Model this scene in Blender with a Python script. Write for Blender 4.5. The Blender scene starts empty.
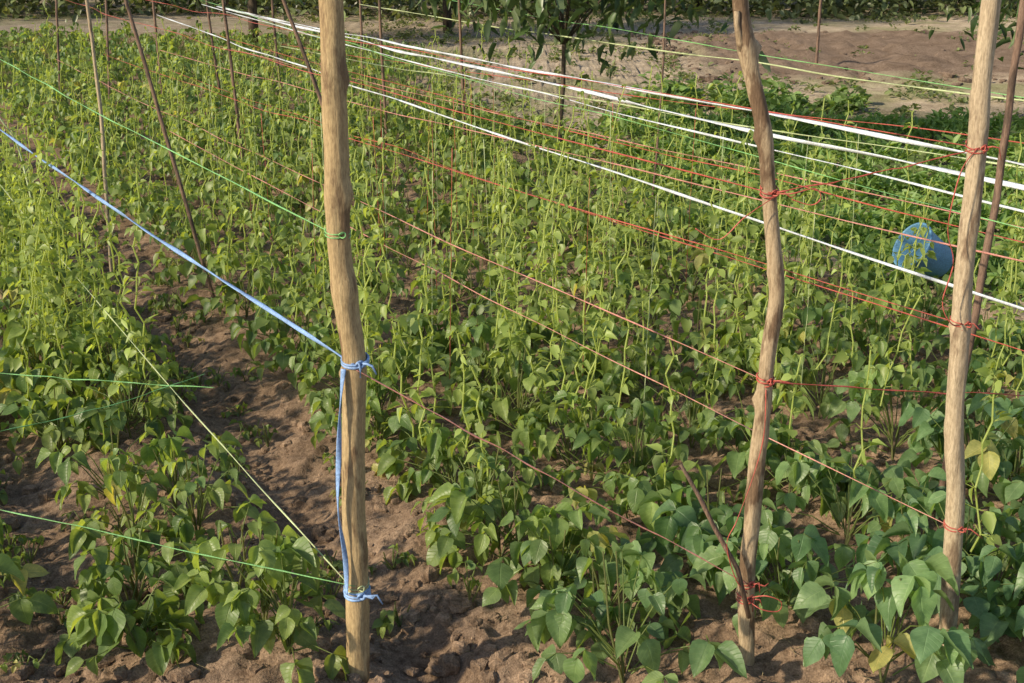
import bpy, math, numpy as np
from mathutils import Vector
rng=np.random.default_rng(7)
scene=bpy.context.scene
R=rng.random
def U(a,b,n=None): return rng.uniform(a,b,n)

# ---------------------------------------------------------------- noise
def _h(ix,iy,seed):
    v=np.sin(ix*127.1+iy*311.7+seed*74.7)*43758.5453
    return v-np.floor(v)
def vn(x,y,seed=0):
    x=np.asarray(x,float);y=np.asarray(y,float)
    ix=np.floor(x);iy=np.floor(y);fx=x-ix;fy=y-iy
    fx=fx*fx*(3-2*fx);fy=fy*fy*(3-2*fy)
    a=_h(ix,iy,seed);b=_h(ix+1,iy,seed);c=_h(ix,iy+1,seed);d=_h(ix+1,iy+1,seed)
    return (a*(1-fx)+b*fx)*(1-fy)+(c*(1-fx)+d*fx)*fy
def fbm(x,y,oct=4,seed=0):
    s=0;a=.5
    for i in range(oct):
        s=s+a*vn(x,y,seed+i*3);x=x*2.03+5.1;y=y*2.03+1.7;a*=.5
    return s
def cpos(X,Y): return X+.5*Y
def ground_z(X,Y):
    c=cpos(X,Y)
    near=1/(1+np.exp((Y-15)*.8))
    z=.05*(np.cos((c-1.95)*2*math.pi/1.1*.5)**2-.5)*near*.6
    z=z-.07*np.exp(-((c-1.16)/.16)**2)*near-.04*np.exp(-((c-.33)/.12)**2)*near
    z=z+.05*(fbm(X*2.2,Y*2.2,3,1)-.45)
    z=z+.05*(fbm(X*8,Y*8,3,5)-.45)
    b=np.abs(vn(X*22,Y*22,9)-.5)*2
    z=z+.022*(1-b)*(vn(X*5,Y*5,12)>.3)+.014*(vn(X*50,Y*50,15)-.5)
    return z

# ---------------------------------------------------------------- mesh builder
class MB:
    def __init__(s): s.v=[];s.q=[];s.uv=[];s.c=[];s.n=0
    def add(s,v,q,uv=None,col=(.1,.15,.04)):
        v=np.asarray(v,float).reshape(-1,3);n=len(v)
        s.v.append(v);s.q.append(np.asarray(q,int).reshape(-1,4)+s.n);s.n+=n
        if uv is None: uv=np.tile([.5,.5],(n,1))
        s.uv.append(np.asarray(uv,float))
        col=np.asarray(col,float)
        if col.ndim==1: col=np.tile(col,(n,1))
        s.c.append(col)
    def build(s,name,mat,parent=None,smooth=True):
        v=np.concatenate(s.v);q=np.concatenate(s.q);uv=np.concatenate(s.uv);c=np.concatenate(s.c)
        me=bpy.data.meshes.new(name)
        me.vertices.add(len(v));me.vertices.foreach_set('co',v.astype(np.float32).ravel())
        me.loops.add(len(q)*4);me.loops.foreach_set('vertex_index',q.astype(np.int32).ravel())
        me.polygons.add(len(q));me.polygons.foreach_set('loop_start',np.arange(0,len(q)*4,4,dtype=np.int32))
        me.polygons.foreach_set('use_smooth',np.full(len(q),smooth))
        me.update(calc_edges=True)
        a=me.attributes.new('luv','FLOAT_VECTOR','POINT')
        a.data.foreach_set('vector',np.concatenate([uv,np.zeros((len(v),1))],1).astype(np.float32).ravel())
        a=me.attributes.new('tint','FLOAT_COLOR','POINT')
        a.data.foreach_set('color',np.concatenate([c,np.ones((len(v),1))],1).astype(np.float32).ravel())
        me.materials.append(mat)
        o=bpy.data.objects.new(name,me);scene.collection.objects.link(o)
        if parent: o.parent=parent
        return o
def norm(a): return a/np.maximum(np.linalg.norm(a,axis=-1,keepdims=True),1e-9)

def tmpl(lod,kind='bean'):
    if kind=='bean':
        if lod==0:
            ty=np.array([0,.07,.2,.36,.54,.72,.87,.95,1]);w=np.array([.05,.25,.385,.40,.34,.225,.11,.045,.004])
            xs=np.array([-1,-.55,0,.55,1])
        elif lod==1:
            ty=np.array([0,.15,.45,.75,1]);w=np.array([.06,.36,.38,.19,.004]);xs=np.array([-1,0,1])
    elif kind=='blade':
        ty=np.array([0,.35,.7,1]);w=np.array([.3,.5,.36,.02]);xs=np.array([-1,0,1])
    X,Y=np.meshgrid(xs,ty)
    tx=(X*w[:,None]).ravel();xn=X.ravel();tyy=Y.ravel()
    nx=len(xs);f=[]
    for j in range(len(ty)-1):
        for i in range(nx-1):
            a=j*nx+i;f.append([a,a+1,a+nx+1,a+nx])
    return tx,tyy,xn,np.array(f)
def leaflets(mb,P,D,Un,L,W,droop,fold,col,lod=0,kind='bean',wave=.03):
    n=len(P)
    if n==0:return
    tx,ty,xn,f=tmpl(lod,kind);M=len(tx)
    D=norm(D);S=norm(np.cross(D,Un));N=np.cross(S,D)
    ph=U(0,6.28,n)[:,None]
    zz=-droop[:,None]*ty[None]**2+fold[:,None]*np.abs(tx)[None]*2*(1-.4*ty[None])\
       +wave*np.sin(ty[None]*9+ph+xn[None]*1.3)*np.abs(xn)[None]
    yy=ty[None]*(1-.25*droop[:,None]*ty[None])
    skew=U(-.12,.12,n)[:,None]
    xx=tx[None]*(1-.3*np.clip(fold,0,1)[:,None])+skew*ty[None]**2
    v=P[:,None]+S[:,None]*(xx*W[:,None])[...,None]+D[:,None]*(yy*L[:,None])[...,None]+N[:,None]*(zz*L[:,None])[...,None]
    q=(f[None]+(np.arange(n)*M)[:,None,None]).reshape(-1,4)
    uv=np.tile(np.stack([xn,ty],1),(n,1))
    c=np.repeat(col,M,axis=0)
    mb.add(v.reshape(-1,3),q,uv,c)
def prisms(mb,A,B,C,ra,rc,col):
    n=len(A)
    if n==0:return
    d=norm(C-A);ref=np.tile([.31,.87,.12],(n,1));s=norm(np.cross(d,ref));t=np.cross(d,s)
    ang=np.array([0,2.094,4.189]);rings=[]
    for p,r in((A,ra),(B,(ra+rc)/2),(C,rc)):
        r=np.broadcast_to(r,(n,))
        rings.append(p[:,None]+(s[:,None]*np.cos(ang)[None,:,None]+t[:,None]*np.sin(ang)[None,:,None])*r[:,None,None])
    v=np.concatenate(rings,1)
    f=[]
    for k in(0,3):
        for i in range(3):
            j=(i+1)%3;f.append([k+i,k+j,k+3+j,k+3+i])
    q=(np.array(f)[None]+(np.arange(n)*9)[:,None,None]).reshape(-1,4)
    col=np.asarray(col)
    if col.ndim==2: col=np.repeat(col,9,axis=0)
    mb.add(v.reshape(-1,3),q,None,col)
def tube(mb,pts,rad,seg=12,col=(.4,.3,.2),rfun=None,flat=1.0,twist=0.0,cap=True):
    pts=np.asarray(pts,float);n=len(pts)
    T=norm(np.gradient(pts,axis=0))
    ref=np.array([0,0,1.]) if abs(T[0,2])<.8 else np.array([0,1.,0])
    s=norm(np.cross(T,ref));t=np.cross(T,s)
    ang=np.linspace(0,2*math.pi,seg,endpoint=False)
    rad=np.broadcast_to(rad,(n,))
    V=[]
    for i in range(n):
        a=ang;r=np.full(seg,rad[i])
        if rfun is not None: r=r*rfun(i,a)
        cx=np.cos(a)*r;cy=np.sin(a)*r*flat
        tw=twist*i if np.isscalar(twist) else twist[i]
        ex=cx*math.cos(tw)-cy*math.sin(tw);ey=cx*math.sin(tw)+cy*math.cos(tw)
        V.append(pts[i]+s[i]*ex[:,None]+t[i]*ey[:,None])
    f=[]
    for i in range(n-1):
        for k in range(seg):
            j=(k+1)%seg;f.append([i*seg+k,i*seg+j,(i+1)*seg+j,(i+1)*seg+k])
    V=np.concatenate(V)
    if cap:
        V=np.concatenate([V,pts[:1],pts[-1:]]);b=n*seg
        for k in range(0,seg,2):
            f.append([b,(k+2)%seg,k+1,k]);f.append([b+1,(n-1)*seg+k,(n-1)*seg+k+1,(n-1)*seg+(k+2)%seg])
    mb.add(V,f,None,col)

# ---------------------------------------------------------------- materials
def newmat(name):
    m=bpy.data.materials.new(name);m.use_nodes=True;nt=m.node_tree
    for n in list(nt.nodes): nt.nodes.remove(n)
    return m,nt,nt.nodes,nt.links
def mth(N,L,op,a,b=None,c=None):
    n=N.new('ShaderNodeMath');n.operation=op
    for i,x in enumerate((a,b,c)):
        if x is None: continue
        if isinstance(x,(int,float)): n.inputs[i].default_value=x
        else: L.new(x,n.inputs[i])
    return n.outputs[0]
def ramp(N,L,fac,stops):
    r=N.new('ShaderNodeValToRGB');L.new(fac,r.inputs[0])
    while len(r.color_ramp.elements)<len(stops): r.color_ramp.elements.new(.5)
    for e,(p,c) in zip(r.color_ramp.elements,stops): e.position=p;e.color=(*c,1) if len(c)==3 else c
    return r.outputs[0]
def mixc(N,L,fac,a,b,mode='MIX'):
    n=N.new('ShaderNodeMix');n.data_type='RGBA';n.blend_type=mode
    for k,x in((0,fac),(6,a),(7,b)):
        if isinstance(x,(int,float)): n.inputs[k].default_value=x
        elif isinstance(x,tuple): n.inputs[k].default_value=(*x,1)
        else: L.new(x,n.inputs[k])
    return n.outputs[2]
def noise(N,L,scale,detail=4,rough=.55,vec=None):
    n=N.new('ShaderNodeTexNoise');n.inputs['Scale'].default_value=scale;n.inputs['Detail'].default_value=detail;n.inputs['Roughness'].default_value=rough
    if vec is not None: L.new(vec,n.inputs['Vector'])
    return n.outputs['Fac']

def leaf_mat(name,trans=.32,rough=.5,veins=True,spec=.35):
    m,nt,N,L=newmat(name)
    at=N.new('ShaderNodeAttribute');at.attribute_name='tint'
    geo=N.new('ShaderNodeNewGeometry')
    col=at.outputs['Color']
    if veins:
        uv=N.new('ShaderNodeAttribute');uv.attribute_name='luv'
        nz=noise(N,L,38,2,.6,geo.outputs['Position'])
        var=ramp(N,L,nz,[(.3,(.76,.8,.74)),(.7,(1.25,1.2,1.2))])
        col=mixc(N,L,1.0,at.outputs['Color'],var,'MULTIPLY')
        sp=N.new('ShaderNodeSeparateXYZ');L.new(uv.outputs['Vector'],sp.inputs[0])
        ax=mth(N,L,'ABSOLUTE',sp.outputs[0])
        lat=mth(N,L,'MULTIPLY',mth(N,L,'SUBTRACT',sp.outputs[1],mth(N,L,'MULTIPLY',ax,.22)),8.0)
        fr=mth(N,L,'ABSOLUTE',mth(N,L,'SUBTRACT',mth(N,L,'FRACT',lat),.5))
        lv=mth(N,L,'SUBTRACT',1.0,mth(N,L,'MULTIPLY',fr,9.0));lv.node.use_clamp=True
        mr=mth(N,L,'SUBTRACT',1.0,mth(N,L,'MULTIPLY',ax,14.0));mr.node.use_clamp=True
        vm=mth(N,L,'MAXIMUM',mth(N,L,'MULTIPLY',lv,.5),mr)
        light=mixc(N,L,1.0,col,(1.7,1.55,1.7),'MULTIPLY')
        col=mixc(N,L,mth(N,L,'MULTIPLY',vm,.55),col,light)
    under=mixc(N,L,.45,col,(.22,.28,.14))
    col2=mixc(N,L,geo.outputs['Backfacing'],col,under)
    tr=N.new('ShaderNodeBsdfTranslucent')
    tc=mixc(N,L,1.0,col,(2.4,2.15,.8),'MULTIPLY');L.new(tc,tr.inputs['Color'])
    mx=N.new('ShaderNodeMixShader');mx.inputs[0].default_value=trans
    if veins:
        p=N.new('ShaderNodeBsdfPrincipled');L.new(col2,p.inputs['Base Color'])
        p.inputs['Roughness'].default_value=rough;p.inputs['Specular IOR Level'].default_value=spec
        b=N.new('ShaderNodeBump');b.inputs['Strength'].default_value=.45;b.inputs['Distance'].default_value=.003
        hh=mth(N,L,'SUBTRACT',mth(N,L,'MULTIPLY',nz,.6),vm);L.new(hh,b.inputs['Height']);L.new(b.outputs[0],p.inputs['Normal'])
        L.new(p.outputs[0],mx.inputs[1])
    else:
        df=N.new('ShaderNodeBsdfDiffuse');L.new(col2,df.inputs['Color'])
        gl=N.new('ShaderNodeBsdfGlossy');gl.inputs['Roughness'].default_value=rough;gl.inputs['Color'].default_value=(.9,.9,.9,1)
        m2=N.new('ShaderNodeMixShader');m2.inputs[0].default_value=.05
        L.new(df.outputs[0],m2.inputs[1]);L.new(gl.outputs[0],m2.inputs[2]);L.new(m2.outputs[0],mx.inputs[1])
    L.new(tr.outputs[0],mx.inputs[2])
    o=N.new('ShaderNodeOutputMaterial');L.new(mx.outputs[0],o.inputs[0])
    return m
M_leaf=leaf_mat('bean_leaf',.40,.42,True,.55)
M_leaff=leaf_mat('bean_leaf_plain',.40,.45,False)
M_grass=leaf_mat('crop_leaf',.35,.5,False,.3)
M_tree=leaf_mat('tree_leaf',.2,.4,False,.4)

def soil_mat():
    m,nt,N,L=newmat('soil')
    at=N.new('ShaderNodeAttribute');at.attribute_name='tint'
    geo=N.new('ShaderNodeNewGeometry');P=geo.outputs['Position']
    n1=noise(N,L,3.5,3,.6,P);n2=noise(N,L,45,4,.7,P);n3=noise(N,L,220,2,.6,P)
    c=mixc(N,L,1.0,at.outputs['Color'],ramp(N,L,n1,[(.3,(.74,.72,.7)),(.7,(1.25,1.25,1.25))]),'MULTIPLY')
    c=mixc(N,L,1.0,c,ramp(N,L,n2,[(.32,(.6,.57,.55)),(.5,(1,1,1)),(.72,(1.45,1.45,1.43))]),'MULTIPLY')
    c=mixc(N,L,.6,c,mixc(N,L,1.0,c,ramp(N,L,n3,[(.35,(.6,.6,.6)),(.65,(1.4,1.4,1.4))]),'MULTIPLY'))
    p=N.new('ShaderNodeBsdfDiffuse');L.new(c,p.inputs['Color']);p.inputs['Roughness'].default_value=.8
    b=N.new('ShaderNodeBump');b.inputs['Strength'].default_value=.8;b.inputs['Distance'].default_value=.012
    L.new(mth(N,L,'ADD',n2,mth(N,L,'MULTIPLY',n3,.35)),b.inputs['Height']);L.new(b.outputs[0],p.inputs['Normal'])
    o=N.new('ShaderNodeOutputMaterial');L.new(p.outputs[0],o.inputs[0]);return m
M_soil=soil_mat()

def wood_mat(name,light,mid,dark,th=.5):
    m,nt,N,L=newmat(name)
    tc=N.new('ShaderNodeTexCoord')
    def mp(sc):
        k=N.new('ShaderNodeMapping');k.inputs['Scale'].default_value=sc;L.new(tc.outputs['Object'],k.inputs[0]);return k.outputs[0]
    g=noise(N,L,1,6,.65,mp((90,90,7)));p1=noise(N,L,1,5,.6,mp((20,20,6)));f=noise(N,L,1,4,.7,mp((260,260,60)))
    c=ramp(N,L,g,[(.3,mid),(.66,light)])
    c=mixc(N,L,ramp(N,L,p1,[(th,(0,0,0)),(th+.08,(1,1,1))]),c,dark)
    c=mixc(N,L,1.0,c,ramp(N,L,f,[(.3,(.6,.57,.55)),(.6,(1.1,1.1,1.1))]),'MULTIPLY')
    p=N.new('ShaderNodeBsdfPrincipled');L.new(c,p.inputs['Base Color']);p.inputs['Roughness'].default_value=.75;p.inputs['Specular IOR Level'].default_value=.3
    b=N.new('ShaderNodeBump');b.inputs['Strength'].default_value=.9;b.inputs['Distance'].default_value=.004
    L.new(mth(N,L,'ADD',g,mth(N,L,'MULTIPLY',p1,.6)),b.inputs['Height']);L.new(b.outputs[0],p.inputs['Normal'])
    o=N.new('ShaderNodeOutputMaterial');L.new(p.outputs[0],o.inputs[0]);return m
M_woodA=wood_mat('wood_tan',(.49,.37,.20),(.35,.245,.125),(.22,.145,.08),.55)
M_woodB=wood_mat('wood_patchy',(.49,.385,.25),(.33,.24,.145),(.17,.11,.065),.49)
M_woodC=wood_mat('wood_pale',(.54,.44,.30),(.39,.30,.195),(.24,.17,.11),.55)
M_woodD=wood_mat('wood_dark',(.26,.17,.12),(.18,.115,.085),(.11,.075,.055),.5)
M_bark=wood_mat('bark',(.12,.09,.06),(.07,.05,.035),(.04,.03,.022),.5)

def str_mat(name,col,rough=.45,spec=.5,trans=.0):
    m,nt,N,L=newmat(name)
    geo=N.new('ShaderNodeNewGeometry')
    n=noise(N,L,160,4,.7,geo.outputs['Position']);n0=noise(N,L,9,3,.6,geo.outputs['Position'])
    c=mixc(N,L,1.0,col,ramp(N,L,n,[(.3,(.6,.6,.6)),(.65,(1.15,1.15,1.15))]),'MULTIPLY')
    c=mixc(N,L,1.0,c,ramp(N,L,n0,[(.3,(.75,.72,.7)),(.65,(1.1,1.1,1.1))]),'MULTIPLY')
    p=N.new('ShaderNodeBsdfPrincipled');L.new(c,p.inputs['Base Color']);p.inputs['Roughness'].default_value=rough;p.inputs['Specular IOR Level'].default_value=spec
    b=N.new('ShaderNodeBump');b.inputs['Strength'].default_value=.5;b.inputs['Distance'].default_value=.002;L.new(n,b.inputs['Height']);L.new(b.outputs[0],p.inputs['Normal'])
    o=N.new('ShaderNodeOutputMaterial')
    L.new(p.outputs[0],o.inputs[0]);return m
M_red=str_mat('red_string',(.52,.11,.08));M_pink=str_mat('pink_string',(.62,.28,.23))
M_white=str_mat('white_twine',(.72,.77,.84));M_blue=str_mat('blue_rope',(.28,.45,.78))
M_green=str_mat('green_string',(.25,.56,.20));M_yg=str_mat('yellow_green_string',(.52,.60,.32))
M_bluepl=str_mat('blue_plastic',(.13,.31,.50),.5)

# ---------------------------------------------------------------- ground
def axis(lo,hi,step,far_lo,far_hi,g=1.12):
    a=list(np.arange(lo,hi,step))
    s=step;x=a[-1]
    while x<far_hi: s=min(s*g,12);x+=s;a.append(x)
    s=step;x=a[0];b=[]
    while x>far_lo: s=min(s*g,12);x-=s;b.append(x)
    return np.array(b[::-1]+a)
gx=axis(-2.2,2.4,.014,-160,160,1.035);gy=axis(2.3,5.5,.014,-40,260,1.02)
GX,GY=np.meshgrid(gx,gy)
GZ=ground_z(GX,GY)
nx,ny=len(gx),len(gy)
c=cpos(GX,GY)
def field_edge(Y): return 4.9+np.clip((Y-10)*.32,0,4)
t=np.clip((c-field_edge(GY)+1.2*(fbm(GX*.7,GY*.7,3,31)-.45))/.5,0,1)
t=np.maximum(t,np.clip((GY-24)/1.5,0,1))
bed=np.array([.265,.188,.13]);sand=np.array([.36,.30,.225]);till=np.array([.185,.138,.105])
colr=bed[None,None]*(1-t[...,None])+sand[None,None]*t[...,None]
tl=np.clip((GX-2.4+1.5*(fbm(GX*.5,GY*.5,3,41)-.45))/.8,0,1)*np.clip((GY-16)/1,0,1)*np.clip((25-GY+2*(fbm(GX*.3,GY*.8,3,45)-.4))/1,0,1)
colr=colr*(1-tl[...,None])+till[None,None]*tl[...,None]
gw=np.clip((fbm(GX*1.1,GY*1.1,4,77)-.46)*5,0,1)*t*.65*(1-tl)
colr=colr*(1-gw[...,None])+np.array([.17,.19,.08])*gw[...,None]
GZ=GZ+tl*.16*(np.abs(vn(GX*3,GY*4,51)-.5)*2)
idx=np.arange(nx*ny).reshape(ny,nx)
q=np.stack([idx[:-1,:-1],idx[:-1,1:],idx[1:,1:],idx[1:,:-1]],-1).reshape(-1,4)
mb=MB();mb.add(np.stack([GX,GY,GZ],-1).reshape(-1,3),q,None,colr.reshape(-1,3));mb.build('ground',M_soil)

def ico():
    import bmesh
    bm=bmesh.new();bmesh.ops.create_cube(bm,size=1.2);bmesh.ops.subdivide_edges(bm,edges=bm.edges,cuts=2,use_grid_fill=True)
    v=np.array([p.co[:] for p in bm.verts]);f=np.array([[w.index for w in p.verts] for p in bm.faces]);bm.free()
    return norm(v)*.6+v*.2,f
iv,ifc=ico()
def clods(n,X,Y,sz,colb,name):
    mb=MB()
    disp=1+.42*(R((n,len(iv)))-.5)
    sc=U(.7,1.3,(n,3))*np.array([1,1,.7])
    v=iv[None]*disp[...,None]*sc[:,None]*sz[:,None,None]
    ang=U(0,6.28,n);ca,sa=np.cos(ang)[:,None],np.sin(ang)[:,None]
    v=np.stack([v[...,0]*ca-v[...,1]*sa,v[...,0]*sa+v[...,1]*ca,v[...,2]],-1)
    v=v+np.stack([X,Y,ground_z(X,Y)+sz*.05],-1)[:,None]
    q=(ifc[None]+(np.arange(n)*len(iv))[:,None,None]).reshape(-1,4)
    cc=colb[None]*U(.85,1.3,(n,1))
    mb.add(v.reshape(-1,3),q,None,np.repeat(cc,len(iv),0));mb.build(name,M_soil,smooth=False)
n=8000
Y=2.2+8*R(n)**1.8;X=U(-1,1,n)*.45*Y
cl=cpos(X,Y);keep=(np.abs(cl-1.18)<.34)|(np.abs(cl-.33)<.25)|(R(n)<.3)
X=X[keep];Y=Y[keep];n=len(X)
clods(n,X,Y,.004+.044*R(n)**4,bed,'soil_clods')
n=2600;Y=U(16,25,n);X=U(2.2,12,n);clods(n,X,Y,.02+.09*R(n)**2.5,till,'tilled_clods')
n=900;Y=2.3+7*R(n)**1.5;X=U(-.45,.45,n)*Y;a=U(0,6.28,n);Ls=U(.008,.05,n)
z=ground_z(X,Y)+.008
A0=np.stack([X,Y,z],-1);dv=np.stack([np.cos(a),np.sin(a),U(-.1,.3,n)],-1)*Ls[:,None]
mb=MB();prisms(mb,A0,A0+dv*.5+U(-.003,.003,(n,3)),A0+dv,.0013,.0008,np.array([.36,.29,.17])*U(.5,1.2,(n,1)));mb.build('straw_litter',M_soil)

# ---------------------------------------------------------------- bean plants
def azel(az,el): return np.stack([np.cos(az)*np.cos(el),np.sin(az)*np.cos(el),np.sin(el)],-1)
def leafcol(X,Y,n):
    k=(R(n)**1.1)[:,None]
    br=np.array([.255,.335,.09]);dk=np.array([.11,.19,.06])
    br_shade=np.array([.20,.315,.135]);dk_shade=np.array([.10,.20,.095])
    w=np.clip((X*.8-(Y-3.0)*.65+.25),0,1)[:,None]  # shade over the near right put into the leaf colour as a bluish tint
    a=br*(1-w)+br_shade*w;b=dk*(1-w)+dk_shade*w
    c=a*k+b*(1-k)
    yl=(R(n)<.02)[:,None]
    return np.where(yl,np.array([.38,.38,.13]),c)*U(.85,1.15,(n,1))
def plants(mb,BX,BY,H,spread,m,lod,size=None):
    n=len(BX)
    if n==0:return
    if size is None: size=1.0+.1*np.clip(BX*1.1-(BY-3.2)*.8,0,1)-.06*np.clip(BY-5,0,1)
    size=np.repeat(np.broadcast_to(size,(n,))*U(.82,1.12,n),m)
    bx=np.repeat(BX,m);by=np.repeat(BY,m);h=np.repeat(H,m);N=n*m
    az=U(0,2*math.pi,N);rr=spread*np.sqrt(R(N))
    hz=h*(1-.4*(rr/spread)**2)*(.18+.82*R(N)**.75)
    gz=ground_z(bx,by)
    J=np.stack([bx+np.cos(az)*rr,by+np.sin(az)*rr,gz+hz],-1)
    base=np.stack([bx+np.cos(az)*rr*.12,by+np.sin(az)*rr*.12,gz+hz*U(.2,.55,N)],-1)
    mid=base*.5+J*.5+np.stack([np.zeros(N)]*2+[np.full(N,.02)],-1)
    col=leafcol(bx,by,N)
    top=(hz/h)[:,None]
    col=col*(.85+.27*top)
    scol=np.array([.19,.25,.08])
    prisms(mb,base,mid,J,.0026,.0014,scol)
    Lc=size*U(.052,.094,N)
    da=az+U(-.8,.8,N)
    dip=-np.radians(U(8,75,N))
    D=azel(da,dip)
    rach=(.026*size)[:,None]
    Cj=J+azel(da,dip*.3)*rach
    prisms(mb,J,(J+Cj)/2,Cj,.0014,.0011,scol)
    def up(D,roll):
        s=norm(np.cross(D,np.tile([0,0,1.],(len(D),1))));u=np.cross(s,D)
        return u*np.cos(roll)[:,None]+s*np.sin(roll)[:,None]
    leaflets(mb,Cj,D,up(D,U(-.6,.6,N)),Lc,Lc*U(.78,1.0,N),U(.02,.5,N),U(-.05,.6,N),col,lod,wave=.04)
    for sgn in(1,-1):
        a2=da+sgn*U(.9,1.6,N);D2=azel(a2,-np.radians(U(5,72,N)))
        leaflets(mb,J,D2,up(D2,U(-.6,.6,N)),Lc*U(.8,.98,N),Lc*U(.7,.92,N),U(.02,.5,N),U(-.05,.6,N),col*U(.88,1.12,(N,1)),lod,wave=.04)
    st=2
    b=np.repeat(np.stack([BX,BY,ground_z(BX,BY)-.01],-1),st,0);hh=np.repeat(H,st)
    top=b+np.stack([U(-.06,.06,n*st),U(-.06,.06,n*st),hh*.85],-1)
    prisms(mb,b,(b+top)/2+U(-.015,.015,(n*st,3)),top,.0045,.002,np.array([.19,.21,.09]))
def vines(mb,BX,BY,H,top,lod):
    for x,y,h,tp in zip(BX,BY,H,top):
        z0=float(ground_z(x,y));k=max(3,int((tp-h*.6)/.05))
        zs=np.linspace(h*.6,tp,k)
        dx=np.cumsum(U(-.014,.014,k));dy=np.cumsum(U(-.014,.014,k))
        lean=U(-.14,.14);ph=U(0,6)
        p=np.stack([x+dx+lean*(zs-h)+.007*np.sin(zs*60+ph),y+dy+.007*np.cos(zs*60+ph),z0+zs],-1)
        A=p[:-1];C=p[1:]
        cv=np.array([.42,.50,.16])
        prisms(mb,A,(A+C)/2,C,.0034,.0030,cv)
        nl=len(A);f=np.linspace(1,.35,nl)
        sel=R(nl)<.88;P=C[sel];s=f[sel];m=len(P)
        if m==0: continue
        for r in range(3 if y<7 else 2):
            az=U(0,6.28,m);D=azel(az,np.radians(U(-65,30,m)))
            P2=P+azel(az,np.radians(U(0,50,m)))*(.028*s[:,None]+.004)
            prisms(mb,P,(P+P2)/2,P2,.0014,.001,cv)
            L=(.018+.034*s)*U(.5,1.3,m)
            col=np.array([.31,.40,.11])*U(.65,1.2,(m,1))
            Un=np.tile([0,0,1.],(m,1))+U(-.6,.6,(m,3))
            leaflets(mb,P2,D,Un,L,L*.85,U(0,.4,m),U(0,.5,m),col,lod)
rows=[(-.5,2.6,6),(-.02,2.9,15),(.54,2.8,10),(.78,2.76,18),
      (1.64,2.70,23),(1.97,2.52,3.0),(2.18,2.6,23),(2.74,2.62,23),(3.30,2.4,23),(3.86,2.6,23),(4.4,2.8,22),
      (5.0,11.0,22),(5.7,12.5,22),(6.4,14.7,22),(7.1,16.5,22),(7.8,18,22.5)]
for c0,y0,y1 in rows:
    ma=MB();mf=MB()
    ys=[];y=y0
    while y<y1: ys.append(y);y+=.17 if y<5 else (.21 if y<12 else .30)
    ys=np.array(ys)
    ys=ys+U(-.06,.06,len(ys))
    xs=c0-.5*ys+U(-.06,.06,len(ys))
    keep=(R(len(ys))>.08)&(xs>-.44*ys-.9)&(xs<.44*ys+.7)
    for px,py,w in((.57,2.75,.14),(1.07,2.8,.19)): keep&=~((np.abs(xs-px)<w)&(ys<py+.12))
    keep&=~((ys>3.72)&(ys<4.05)&(c0>.5)&(c0<1))
    xs=xs[keep];ys=ys[keep]
    if len(xs)==0: continue
    H=U(.23,.41,len(xs))+.03*np.clip((ys-4)/4,0,1)
    if c0<1: H*=.88
    near=ys<4.9;midr=(ys>=4.9)&(ys<12);farr=ys>=12
    sp=.205 if c0>1 else .17
    plants(ma,xs[near],ys[near],H[near],sp,20 if c0>1 else 17,0)
    plants(mf,xs[midr],ys[midr],H[midr],sp-.01,15,1)
    plants(mf,xs[farr],ys[farr],H[farr]*1.05,sp+.06,9,1,1.25)
    vs=(R(len(xs))<np.where(ys>3.3,.85,.15))&(ys<13)
    if c0<1: vs&=(ys>4.2)
    rep=np.where((ys[vs]>3.8)&(ys[vs]<7),2,1)
    vx=np.repeat(xs[vs],rep);vy=np.repeat(ys[vs],rep);vh=np.repeat(H[vs],rep)
    vx=vx+U(-.1,.1,len(vx));vy=vy+U(-.1,.1,len(vx))
    tops=U(.48,.82,len(vx))+.40*R(len(vx))**1.8*(vy>4)
    tops=np.where(vy<3.8,np.minimum(tops,.62),tops)
    vines(mf,vx,vy,vh,tops,1)
    e=bpy.data.objects.new('bean_plant_row',None);scene.collection.objects.link(e)
    if ma.v: ma.build('broad_foliage',M_leaf,e)
    if mf.v: mf.build('climbing_foliage',M_leaff,e)
mb=MB()
n=110;yy=U(2.6,9,n);xx=np.where(R(n)<.6,1.18,.33)-.5*yy+U(-.25,.25,n)
plants(mb,xx,yy,U(.04,.13,n),.06,5,1,.45);mb.build('furrow_weeds',M_leaf)

# ---------------------------------------------------------------- low leafy crop on the right
mb=MB()
yr=[6.3,7.3,8.5,9.9,11.5]
for k,y0 in enumerate(yr):
    n=6500
    x=U(.8,7.5,n);slope=-.05
    off=rng.normal(0,.18+.02*k,n)
    y=y0+off+slope*(x-3)+.08*np.sin(x*2.3+k)
    keep=(cpos(x,y)>4.85+.25*np.sin(y*3))&(x<.45*y+1.5)
    x=x[keep];y=y[keep];off=off[keep];n=len(x)
    top=.22*np.exp(-(off/.24)**2)*(.5+1.0*fbm(x*3,y*3,3,61))
    z=ground_z(x,y)+top*U(.3,1.0,n)
    az=U(0,6.28,n);D=azel(az,np.radians(U(0,75,n)))
    L=U(.05,.12,n)
    kk=R((n,1));col=np.array([.29,.42,.12])*kk+np.array([.16,.28,.08])*(1-kk)
    leaflets(mb,np.stack([x,y,z],-1),D,np.tile([0,0,1.],(n,1))+U(-.6,.6,(n,3)),L,L*U(.2,.4,n),U(0,.6,n),U(0,.3,n),col,1,'blade')
mb.build('leafy_ground_crop',M_grass)

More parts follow.
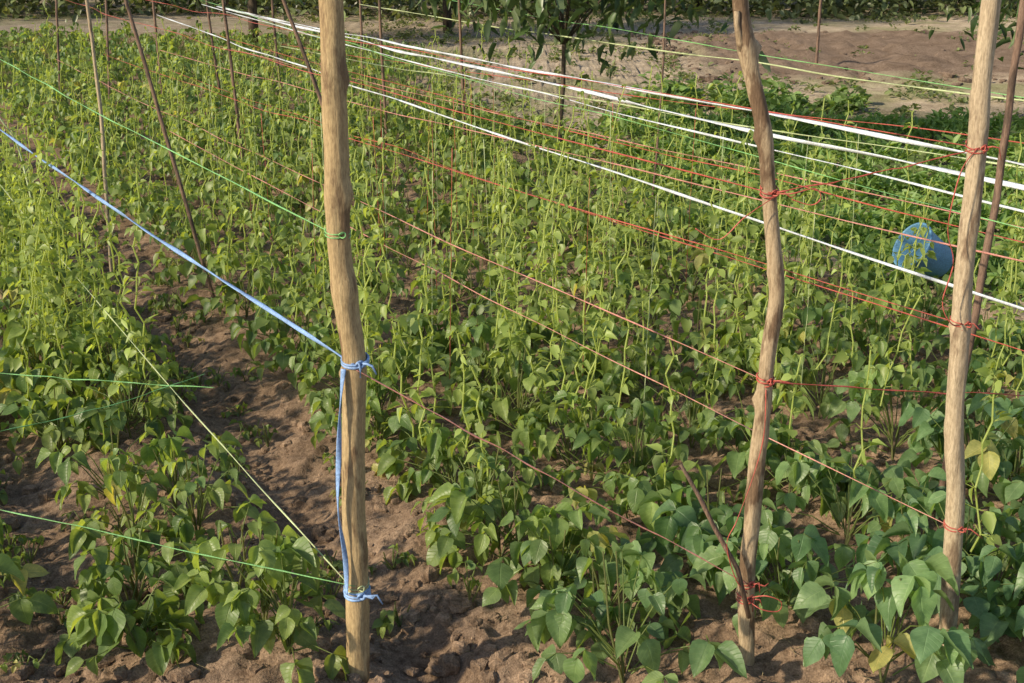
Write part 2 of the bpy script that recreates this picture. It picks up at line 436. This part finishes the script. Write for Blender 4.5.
def tuft(mb,x,y,h,r,n,cb,size):
    az=U(0,6.28,n);rr=r*np.sqrt(R(n));zz=h*(1-.6*(rr/r)**2)*R(n)**.7
    P=np.stack([x+np.cos(az)*rr,y+np.sin(az)*rr,ground_z(np.full(n,x),np.full(n,y))+zz],-1)
    D=azel(az+U(-.6,.6,n),np.radians(U(-20,65,n)))
    L=size*U(.6,1.3,n)
    leaflets(mb,P,D,np.tile([0,0,1.],(n,1))+U(-.5,.5,(n,3)),L,L*U(.5,.8,n),U(0,.5,n),U(0,.3,n),np.array(cb)*U(.6,1.35,(n,1)),1,'blade')
mb=MB()
for i in range(22):
    x=U(1.2,3.7);y=U(12.6,14.4);tuft(mb,x,y,U(.12,.36),U(.12,.28),100,(.19,.29,.09),.09)
for i in range(34):
    y=U(8.5,13);x=5.0-.5*y+U(-.3,1.1);tuft(mb,x,y,U(.1,.3),U(.1,.2),80,(.20,.29,.09),.07)
mb.build('low_shrubs',M_grass)
mb=MB()
for i in range(900):
    y=9+22*R();x=U(-.4,.6)*y
    if cpos(x,y)<field_edge(y)-.3: continue
    if R()<.6 and x>2.4 and 16<y<25: continue
    tuft(mb,x,y,U(.04,.2),U(.04,.22),int(U(8,36)),(.18,.22,.09),.065)
mb.build('scattered_weeds',M_grass)

# ---------------------------------------------------------------- trees
def tree(name,base,h,crownz,crownr,nclump,leafn,trunk_r,leafL,cols,narrow=.3,seed=0):
    e=bpy.data.objects.new(name,None);scene.collection.objects.link(e)
    wb=MB();lb=MB();b=np.array([base[0],base[1],float(ground_z(base[0],base[1]))-.05])
    k=8;zs=np.linspace(0,h*.8,k)
    tp=b+np.stack([np.cumsum(U(-.03,.03,k)),np.cumsum(U(-.03,.03,k)),zs],-1)
    tube(wb,tp,np.linspace(trunk_r,trunk_r*.35,k),10)
    for i in range(nclump):
        az=U(0,6.28);a=tp[min(k-1,int(U(.4,1)*k))]
        zc=U(crownz,h);rad=crownr*math.sqrt(R())*(1-.5*abs((zc-(crownz+h)/2)/((h-crownz)/2+.01))**2)
        cpt=np.array([b[0]+math.cos(az)*rad,b[1]+math.sin(az)*rad,zc])
        m=(a+cpt)/2+np.array([0,0,.12*rad])
        tt=np.linspace(0,1,6)[:,None];pp=(1-tt)**2*a+2*tt*(1-tt)*m+tt**2*cpt
        tube(wb,pp,np.linspace(trunk_r*.4,trunk_r*.08,6),6)
        n=int(leafn*U(.5,1.4));s=U(.18,.32)*crownr**.5
        P=cpt+rng.normal(0,1,(n,3))*np.array([s,s,s*.7])
        az2=U(0,6.28,n);D=azel(az2,np.radians(U(-80,10,n)))
        L=leafL*U(.6,1.2,n)
        leaflets(lb,P,D,np.tile([0,0,1.],(n,1))+U(-.5,.5,(n,3)),L,L*narrow,U(0,.4,n),U(0,.3,n),np.array(cols)*U(.5,1.4,(n,1)),1,'blade')
    wb.build('trunk_and_limbs',M_bark,e);lb.build('foliage',M_tree,e)
tree('mango_tree',(.36,9.9),2.8,1.28,1.4,56,50,.022,.16,(.065,.11,.035),.36)
tree('mango_tree',(4.7,10.6),3.0,1.24,1.6,56,50,.05,.16,(.065,.12,.035),.36)
tree('mango_tree',(-4.4,22.5),5.2,1.2,2.6,70,80,.09,.18,(.085,.14,.045),.4)
tree('mango_tree',(-1.2,25),5.2,.9,2.6,70,80,.09,.18,(.075,.12,.04),.4)
for bx,by in((-14,33),(-8,36),(-2,33.5),(4,35),(9,33),(15,36),(21,34)):
    tree('background_tree',(bx+U(-1,1),by),7.5,1.2,3.8,45,90,.18,.34,(.055,.09,.035),.6)
mb=MB()
n=22000
x=U(-24,26,n);y=31.5+rng.normal(0,1.2,n)+.8*np.sin(x*.7)
hh=.3+2.6*fbm(x*.5,y*0+3,3,71)
z=hh*R(n)**.9
az=U(0,6.28,n);D=azel(az,np.radians(U(-60,50,n)));L=U(.1,.28,n)
leaflets(mb,np.stack([x,y,z],-1),D,np.tile([0,0,1.],(n,1))+U(-.6,.6,(n,3)),L,L*.6,U(0,.4,n),U(0,.3,n),np.array([.12,.15,.065])*U(.4,1.8,(n,1)),1,'blade')
mb.build('background_hedge',M_tree)

# ---------------------------------------------------------------- poles
def pole(name,keys,mat,y=None,seg=20,step=.02,knots=(),rough=.07):
    keys=sorted(keys);K=np.array(keys,float)
    zs=np.arange(K[0,0],K[-1,0]+step,step)
    xi=np.interp(zs,K[:,0],K[:,1]);yi=np.interp(zs,K[:,0],K[:,2]);ri=np.interp(zs,K[:,0],K[:,3])
    ker=np.exp(-np.linspace(-2,2,9)**2);ker/=ker.sum()
    def sm(a): return np.convolve(np.pad(a,4,mode='edge'),ker,'valid')
    xi,yi,ri=sm(xi),sm(yi),sm(ri)
    xi=xi+.004*(vn(zs*9,zs*0+K[0,1]*10,3)-.5);yi=yi+.004*(vn(zs*9,zs*0+K[0,1]*10,8)-.5)
    sd=K[0,1]*37
    def rf(i,a):
        z=zs[i];r=1+rough*(vn(np.cos(a)*1.5+sd,z*9+np.sin(a)*1.5,2)-.5)*2+rough*.5*(vn(np.cos(a)*4+sd,z*40+np.sin(a)*4,4)-.5)
        for kz,ka,kh in knots:
            d=np.angle(np.exp(1j*(a-ka)))
            r=r+kh*np.exp(-((z-kz)/.014)**2-(d/.5)**2)+kh*.2*np.exp(-((z-kz)/.03)**2)
        return r
    mb=MB();tube(mb,np.stack([xi,yi,zs],-1),ri,seg,(.4,.3,.2),rf)
    return mb.build(name,mat)
kn=lambda n:[(float(U(.1,2)),float(U(0,6.28)),float(U(.12,.4))) for _ in range(n)]
YA,YB,YC=2.7,2.75,2.8
A=[(-.12,-.372),(0,-.37),(.24,-.3645),(.42,-.366),(.6,-.363),(.81,-.348),(.95,-.365),(1.10,-.375),(1.28,-.371),(1.58,-.371),(2.05,-.36)]
pA=pole('wooden_pole',[(z,x,YA,.0280-.0015*z) for z,x in A],M_woodA,knots=kn(9)+[(.97,5.2,.35),(1.35,4.4,.35)],rough=.09)
B=[(-.12,.582),(0,.575),(.21,.559),(.4,.565),(.6,.5716),(.82,.577),(.96,.591),(1.16,.561),(1.31,.5416),(1.46,.497),(1.58,.474),(2.0,.45)]
pB=pole('wooden_pole',[(z,x,YB,.0185-.0015*z) for z,x in B],M_woodB,knots=kn(10)+[(1.48,3.3,.9),(.7,0,.5),(1.3,.2,.5)],rough=.13)
C=[(-.12,1.085),(0,1.078),(.16,1.071),(.43,1.056),(.68,1.03),(.92,1.02),(1.15,1.019),(1.37,1.013),(1.58,1.016),(2.05,1.03)]
pC=pole('wooden_pole',[(z,x,YC,.0215-.001*z) for z,x in C],M_woodC,knots=kn(9)+[(.55,4.6,.4),(1.1,4.9,.35)],rough=.09)
def chA(Z,K,Y): K=sorted(K);return np.array([np.interp(Z,[k[0] for k in K],[k[1] for k in K]),Y,Z])
mb=MB();tube(mb,[(.49,2.75,1.47),(.477,2.742,1.50),(.468,2.738,1.535),(.466,2.736,1.56)],[.012,.009,.007,.006],8);mb.build('branch_stub',M_woodB,pB)
mb=MB();tube(mb,[(.565,2.715,.16),(.53,2.71,.29),(.47,2.70,.40),(.43,2.70,.48),(.385,2.70,.56)],[.006,.006,.0055,.005,.004],8);mb.build('dry_stick',M_woodD,pB)
def far_post(x0,x1,y,h,r,mat,y1=None):
    pole('support_stake',[(-.1,x0,y,r),(h*.5,(x0+x1)/2+U(-.03,.03),y,r*.95),(h,x1,y if y1 is None else y1,r*.8)],mat,seg=10,step=.05,rough=.12)
far_post(-1.42,-1.85,6.0,1.9,.010,M_woodD);far_post(-.75,-1.38,7.0,1.9,.011,M_woodD)
far_post(-2.1,-2.1,6.5,1.8,.010,M_woodC);far_post(-2.47,-2.5,6.0,1.8,.018,M_woodC)
far_post(1.30,1.40,3.6,1.95,.012,M_woodD)
far_post(-1.88,-2.0,9,1.9,.012,M_woodD);far_post(-.36,-.42,10,1.9,.012,M_woodD);far_post(-1.07,-1.1,11,2,.013,M_woodD)
far_post(4.2,4.2,18,2.2,.022,M_woodD);far_post(.9,.95,8.2,1.7,.007,M_woodD)
CS={'B':1.945,'C':2.44,'d':3.0,'e':3.6,'f':4.2,'g':5.0}
for k,cc in CS.items():
    far_post(cc-6.5,cc-6.5+U(-.15,.15),13,1.9,.013,M_woodD)
    if k in'defg': far_post(cc-1.5,cc-1.5,3.0,1.9,.022,M_woodC)

# ---------------------------------------------------------------- strings
def string(name,p0,p1,r,mat,sag=.02,flat=.6,wob=.004,n=90):
    p0=np.array(p0,float);p1=np.array(p1,float);t=np.linspace(0,1,n)
    P=p0+(p1-p0)*t[:,None];P[:,2]-=sag*4*t*(1-t)
    w=wob*4*t*(1-t)
    P[:,2]+=w*(vn(t*14,t*0+U(0,50),1)-.5)*2;P[:,0]+=w*(vn(t*14,t*0+U(0,50),1)-.5)*2
    tw=np.cumsum(U(-.1,.5,n));rr=r*(.8+.4*vn(t*40,t*0+U(0,9),2))
    mb=MB();tube(mb,P,rr,8,(.5,.1,.1),None,flat,tw);return mb.build(name,mat)
def poly(name,pts,r,mat,parent=None,wob=.0,flat=.7,n=60):
    pts=np.array(pts,float)
    out=[];m=len(pts)
    for i in range(m-1):
        a=pts[max(i-1,0)];b=pts[i];c=pts[i+1];e=pts[min(i+2,m-1)]
        for t in np.linspace(0,1,10,endpoint=(i==m-2)):
            out.append(.5*((2*b)+(-a+c)*t+(2*a-5*b+4*c-e)*t*t+(-a+3*b-3*c+e)*t**3))
    mb=MB();tube(mb,out,r,8,(.5,.1,.1),None,flat,.15);return mb.build(name,mat,parent)
def knot(parent,K,Y,Z,R0,r,mat,turns=2.5,tail=True,spread=.004):
    c=chA(Z,K,Y);t=np.linspace(0,1,int(20*turns));a=t*turns*2*math.pi+U(0,6)
    P=np.stack([c[0]+np.cos(a)*(R0+r*.6),c[1]+np.sin(a)*(R0+r*.6),Z+(t-.5)*spread*turns*2+.006*np.sin(a)],-1)
    mb=MB();tube(mb,P,r,8,(.5,.1,.1),None,.7,.1);
    f=np.array([c[0]+R0*.5,c[1]-R0*.95,Z])
    lump=[f+np.array([math.cos(q)*.007,-.004+.004*math.sin(2*q),math.sin(q)*.006]) for q in np.linspace(0,8,24)]
    tube(mb,lump,r,8)
    if tail:
        for _ in range(2):
            d=U(-1,1)
            tube(mb,[f,f+[d*.012+.01,-.01,.004],f+[d*.022+.02,-.012,U(-.01,.01)],f+[d*.03+.026,-.01,U(-.03,.01)]],[r,r*.9,r*.8,r*.5],8)
    mb.build('string_knot',mat,parent)
PA=lambda Z:chA(Z,A,YA-.027);PB=lambda Z:chA(Z,B,YB-.019);PC=lambda Z:chA(Z,C,YC-.022)
LP=lambda Z:np.array([-2.47,6.0,Z])
string('blue_rope',PA(.81),LP(.92),.0060,M_blue,.015,.4)
string('green_string',PA(1.10),LP(1.25),.0022,M_green,.01)
string('yellow_green_string',PA(.25),LP(.67),.0022,M_yg,.03)
poly('blue_rope',[PA(.80)+[-.022,-.004,0],(-.380,2.665,.72),(-.388,2.66,.6),(-.395,2.66,.47),(-.384,2.665,.34),PA(.25)+[-.02,-.01,0]],.0062,M_blue,None,flat=.3)
knot(pA,A,YA,.81,.0275,.0034,M_blue,2.2,spread=.003);knot(pA,A,YA,.24,.0275,.0034,M_blue,3)
knot(pA,A,YA,1.10,.0265,.0015,M_green,2,False)
knot(pA,A,YA,.26,.0275,.0018,M_yg,2,False)
string('green_string',PA(.265),(-1.55,2.95,.40),.0018,M_green,.004)
string('green_string',(-.90,3.65,.41),(-1.8,3.75,.44),.0019,M_green,.004)
string('green_string',(-.95,3.75,.42),(-1.5,3.2,.42),.0016,M_green,.02)
string('red_string',PA(.80),PB(.24),.0018,M_pink,.0)
def rowstr(name,cc,zn,zf,r,mat,start=None,sag=.03,flat=.6,yf=13):
    p0=start if start is not None else np.array([cc-1.5,3.0,zn])
    p1=np.array([cc-.5*yf,yf,zf]);string(name,p0,p1,r,mat,sag,flat,.014,140)
rowstr('red_string',1.945,0,1.20,.0020,M_red,PB(1.18))
rowstr('red_string',1.945,0,.58,.0020,M_pink,PB(.75))
string('red_string',PC(.36),(-1.60,6.0,.85),.0019,M_pink,.02)
rowstr('red_string',2.44,0,.62,.0020,M_red,PC(.87))
rowstr('red_string',2.44,0,1.25,.0018,M_red,PC(1.27))
string('red_string',PB(1.18),PC(1.27),.0018,M_red,.006)
string('red_string',PB(.75),(1.5,3.0,.62),.0018,M_red,.01)
for Z,k in((1.18,2.5),(.75,2),(.2,2.5),(.24,2)): knot(pB,B,YB,Z,.018,.0020,M_red,k)
for Z in(1.27,.36,.87): knot(pC,C,YC,Z,.021,.0018,M_red,2)
rowstr('pink_string',3.0,.90,.66,.0028,M_pink)
rowstr('red_string',3.0,.66,.5,.0021,M_red)
rowstr('white_twine',3.0,.76,1.0,.0052,M_white,sag=.02)
rowstr('green_string',3.0,.97,1.28,.0018,M_green)
rowstr('white_twine',3.6,.95,1.08,.0092,M_white,sag=.02,flat=.4)
rowstr('white_twine',3.7,1.01,1.05,.0080,M_white,sag=.01,flat=.4)
rowstr('white_twine',3.45,.915,1.10,.0045,M_white,sag=.03,flat=.5)
rowstr('red_string',3.6,.80,.80,.0024,M_red)
rowstr('pink_string',3.6,.86,.70,.0026,M_pink)
rowstr('yellow_green_string',4.2,.97,.70,.0038,M_yg)
rowstr('red_string',4.2,1.07,.72,.0023,M_red)
rowstr('yellow_green_string',5.0,1.05,1.1,.005,M_yg)
rowstr('green_string',5.0,1.0,1.3,.0026,M_green)
poly('red_string',[PB(1.18)+[.01,-.01,0],(.60,2.70,1.185),(.645,2.70,1.195),(.66,2.70,1.175),(.64,2.70,1.16),(.60,2.71,1.17)],.0016,M_red,pB)
poly('red_string',[PB(.21)+[.01,-.01,0],(.60,2.70,.225),(.635,2.70,.21),(.63,2.70,.185),(.59,2.70,.19),PB(.2)],.0016,M_red,pB)
poly('red_string',[PB(.22)+[-.0,-.01,0],(.525,2.70,.27),(.50,2.70,.36),(.52,2.70,.42),(.555,2.72,.52),(.575,2.725,.62),PB(.73)],.0014,M_red,pB)
poly('red_string',[PB(1.17)+[-.0,-.01,0],(.50,2.71,1.13),(.45,2.72,1.08),(.40,2.74,1.10)],.0014,M_red,pB)
poly('red_string',[PC(1.27)+[-.01,-.01,0],(.97,2.75,1.22),(.955,2.75,1.10),(.975,2.75,1.02),(.96,2.75,.93),(.985,2.75,.88),PC(.87)],.0016,M_red,pC)
poly('yellow_string',[(-2.47,6,1.15),(-2.36,5.9,.95),(-2.28,5.9,.8),(-2.2,5.8,.5)],.004,M_yg)
for cc in(1.945,2.44,3.0,3.6):
    for k in range(11):
        y=U(4,9);x=cc-.5*y;string('climbing_string',(x,y,.2),(x+U(-.03,.03),y,U(.85,1.05)),.0014,M_yg if k%3 else M_red,.0,n=12)

# ---------------------------------------------------------------- bucket
e=bpy.data.objects.new('blue_bucket',None);scene.collection.objects.link(e)
def lathe(prof,seg=36):
    V=[];f=[];n=len(prof)
    for k in range(seg):
        a=2*math.pi*k/seg
        for r,z in prof: V.append((r*math.cos(a),r*math.sin(a),z))
    for k in range(seg):
        j=(k+1)%seg
        for i in range(n-1): f.append([k*n+i,j*n+i,j*n+i+1,k*n+i+1])
    return V,f
mb=MB();V,f=lathe([(.001,0),(.085,0),(.09,.01),(.105,.11),(.118,.20),(.120,.205),(.127,.205),(.128,.218),(.121,.222),(.115,.218),(.102,.11),(.086,.012),(.001,.010)])
mb.add(V,f);mb.build('body',M_bluepl,e)
mb=MB();tube(mb,[(.125*math.cos(a),.02-.10*math.sin(a),.20+.05*math.sin(a)) for a in np.linspace(0,math.pi,20)],.0025,8);mb.build('handle',M_bluepl,e)
e.location=(2.10,6.1,.19);e.rotation_euler=(math.radians(16),math.radians(-58),0);e.scale=(.95,.95,.95)

# ---------------------------------------------------------------- camera, light
cam=bpy.data.cameras.new('camera');co=bpy.data.objects.new('camera',cam);scene.collection.objects.link(co)
co.location=(0,0,1.7);co.rotation_euler=(math.radians(90-17.4),0,0);cam.lens=45;cam.sensor_width=36;cam.clip_end=600;cam.clip_start=.05
scene.camera=co
d=Vector((.74,.42,-.46)).normalized();el=math.asin(-d.z);az=math.atan2(-d.x,-d.y)
sun=bpy.data.lights.new('sun','SUN');sun.energy=5;sun.angle=math.radians(2.0);sun.color=(1,.86,.64)
so=bpy.data.objects.new('sun',sun);scene.collection.objects.link(so);so.rotation_euler=d.to_track_quat('-Z','Y').to_euler()
w=bpy.data.worlds.new('World');scene.world=w;w.use_nodes=True;nt=w.node_tree
bg=nt.nodes['Background'];sk=nt.nodes.new('ShaderNodeTexSky');sk.sky_type='NISHITA';sk.sun_disc=False
sk.sun_elevation=el;sk.sun_rotation=az;nt.links.new(sk.outputs[0],bg.inputs[0]);bg.inputs[1].default_value=.15
scene.view_settings.view_transform='Standard';scene.view_settings.look='None';scene.view_settings.exposure=0
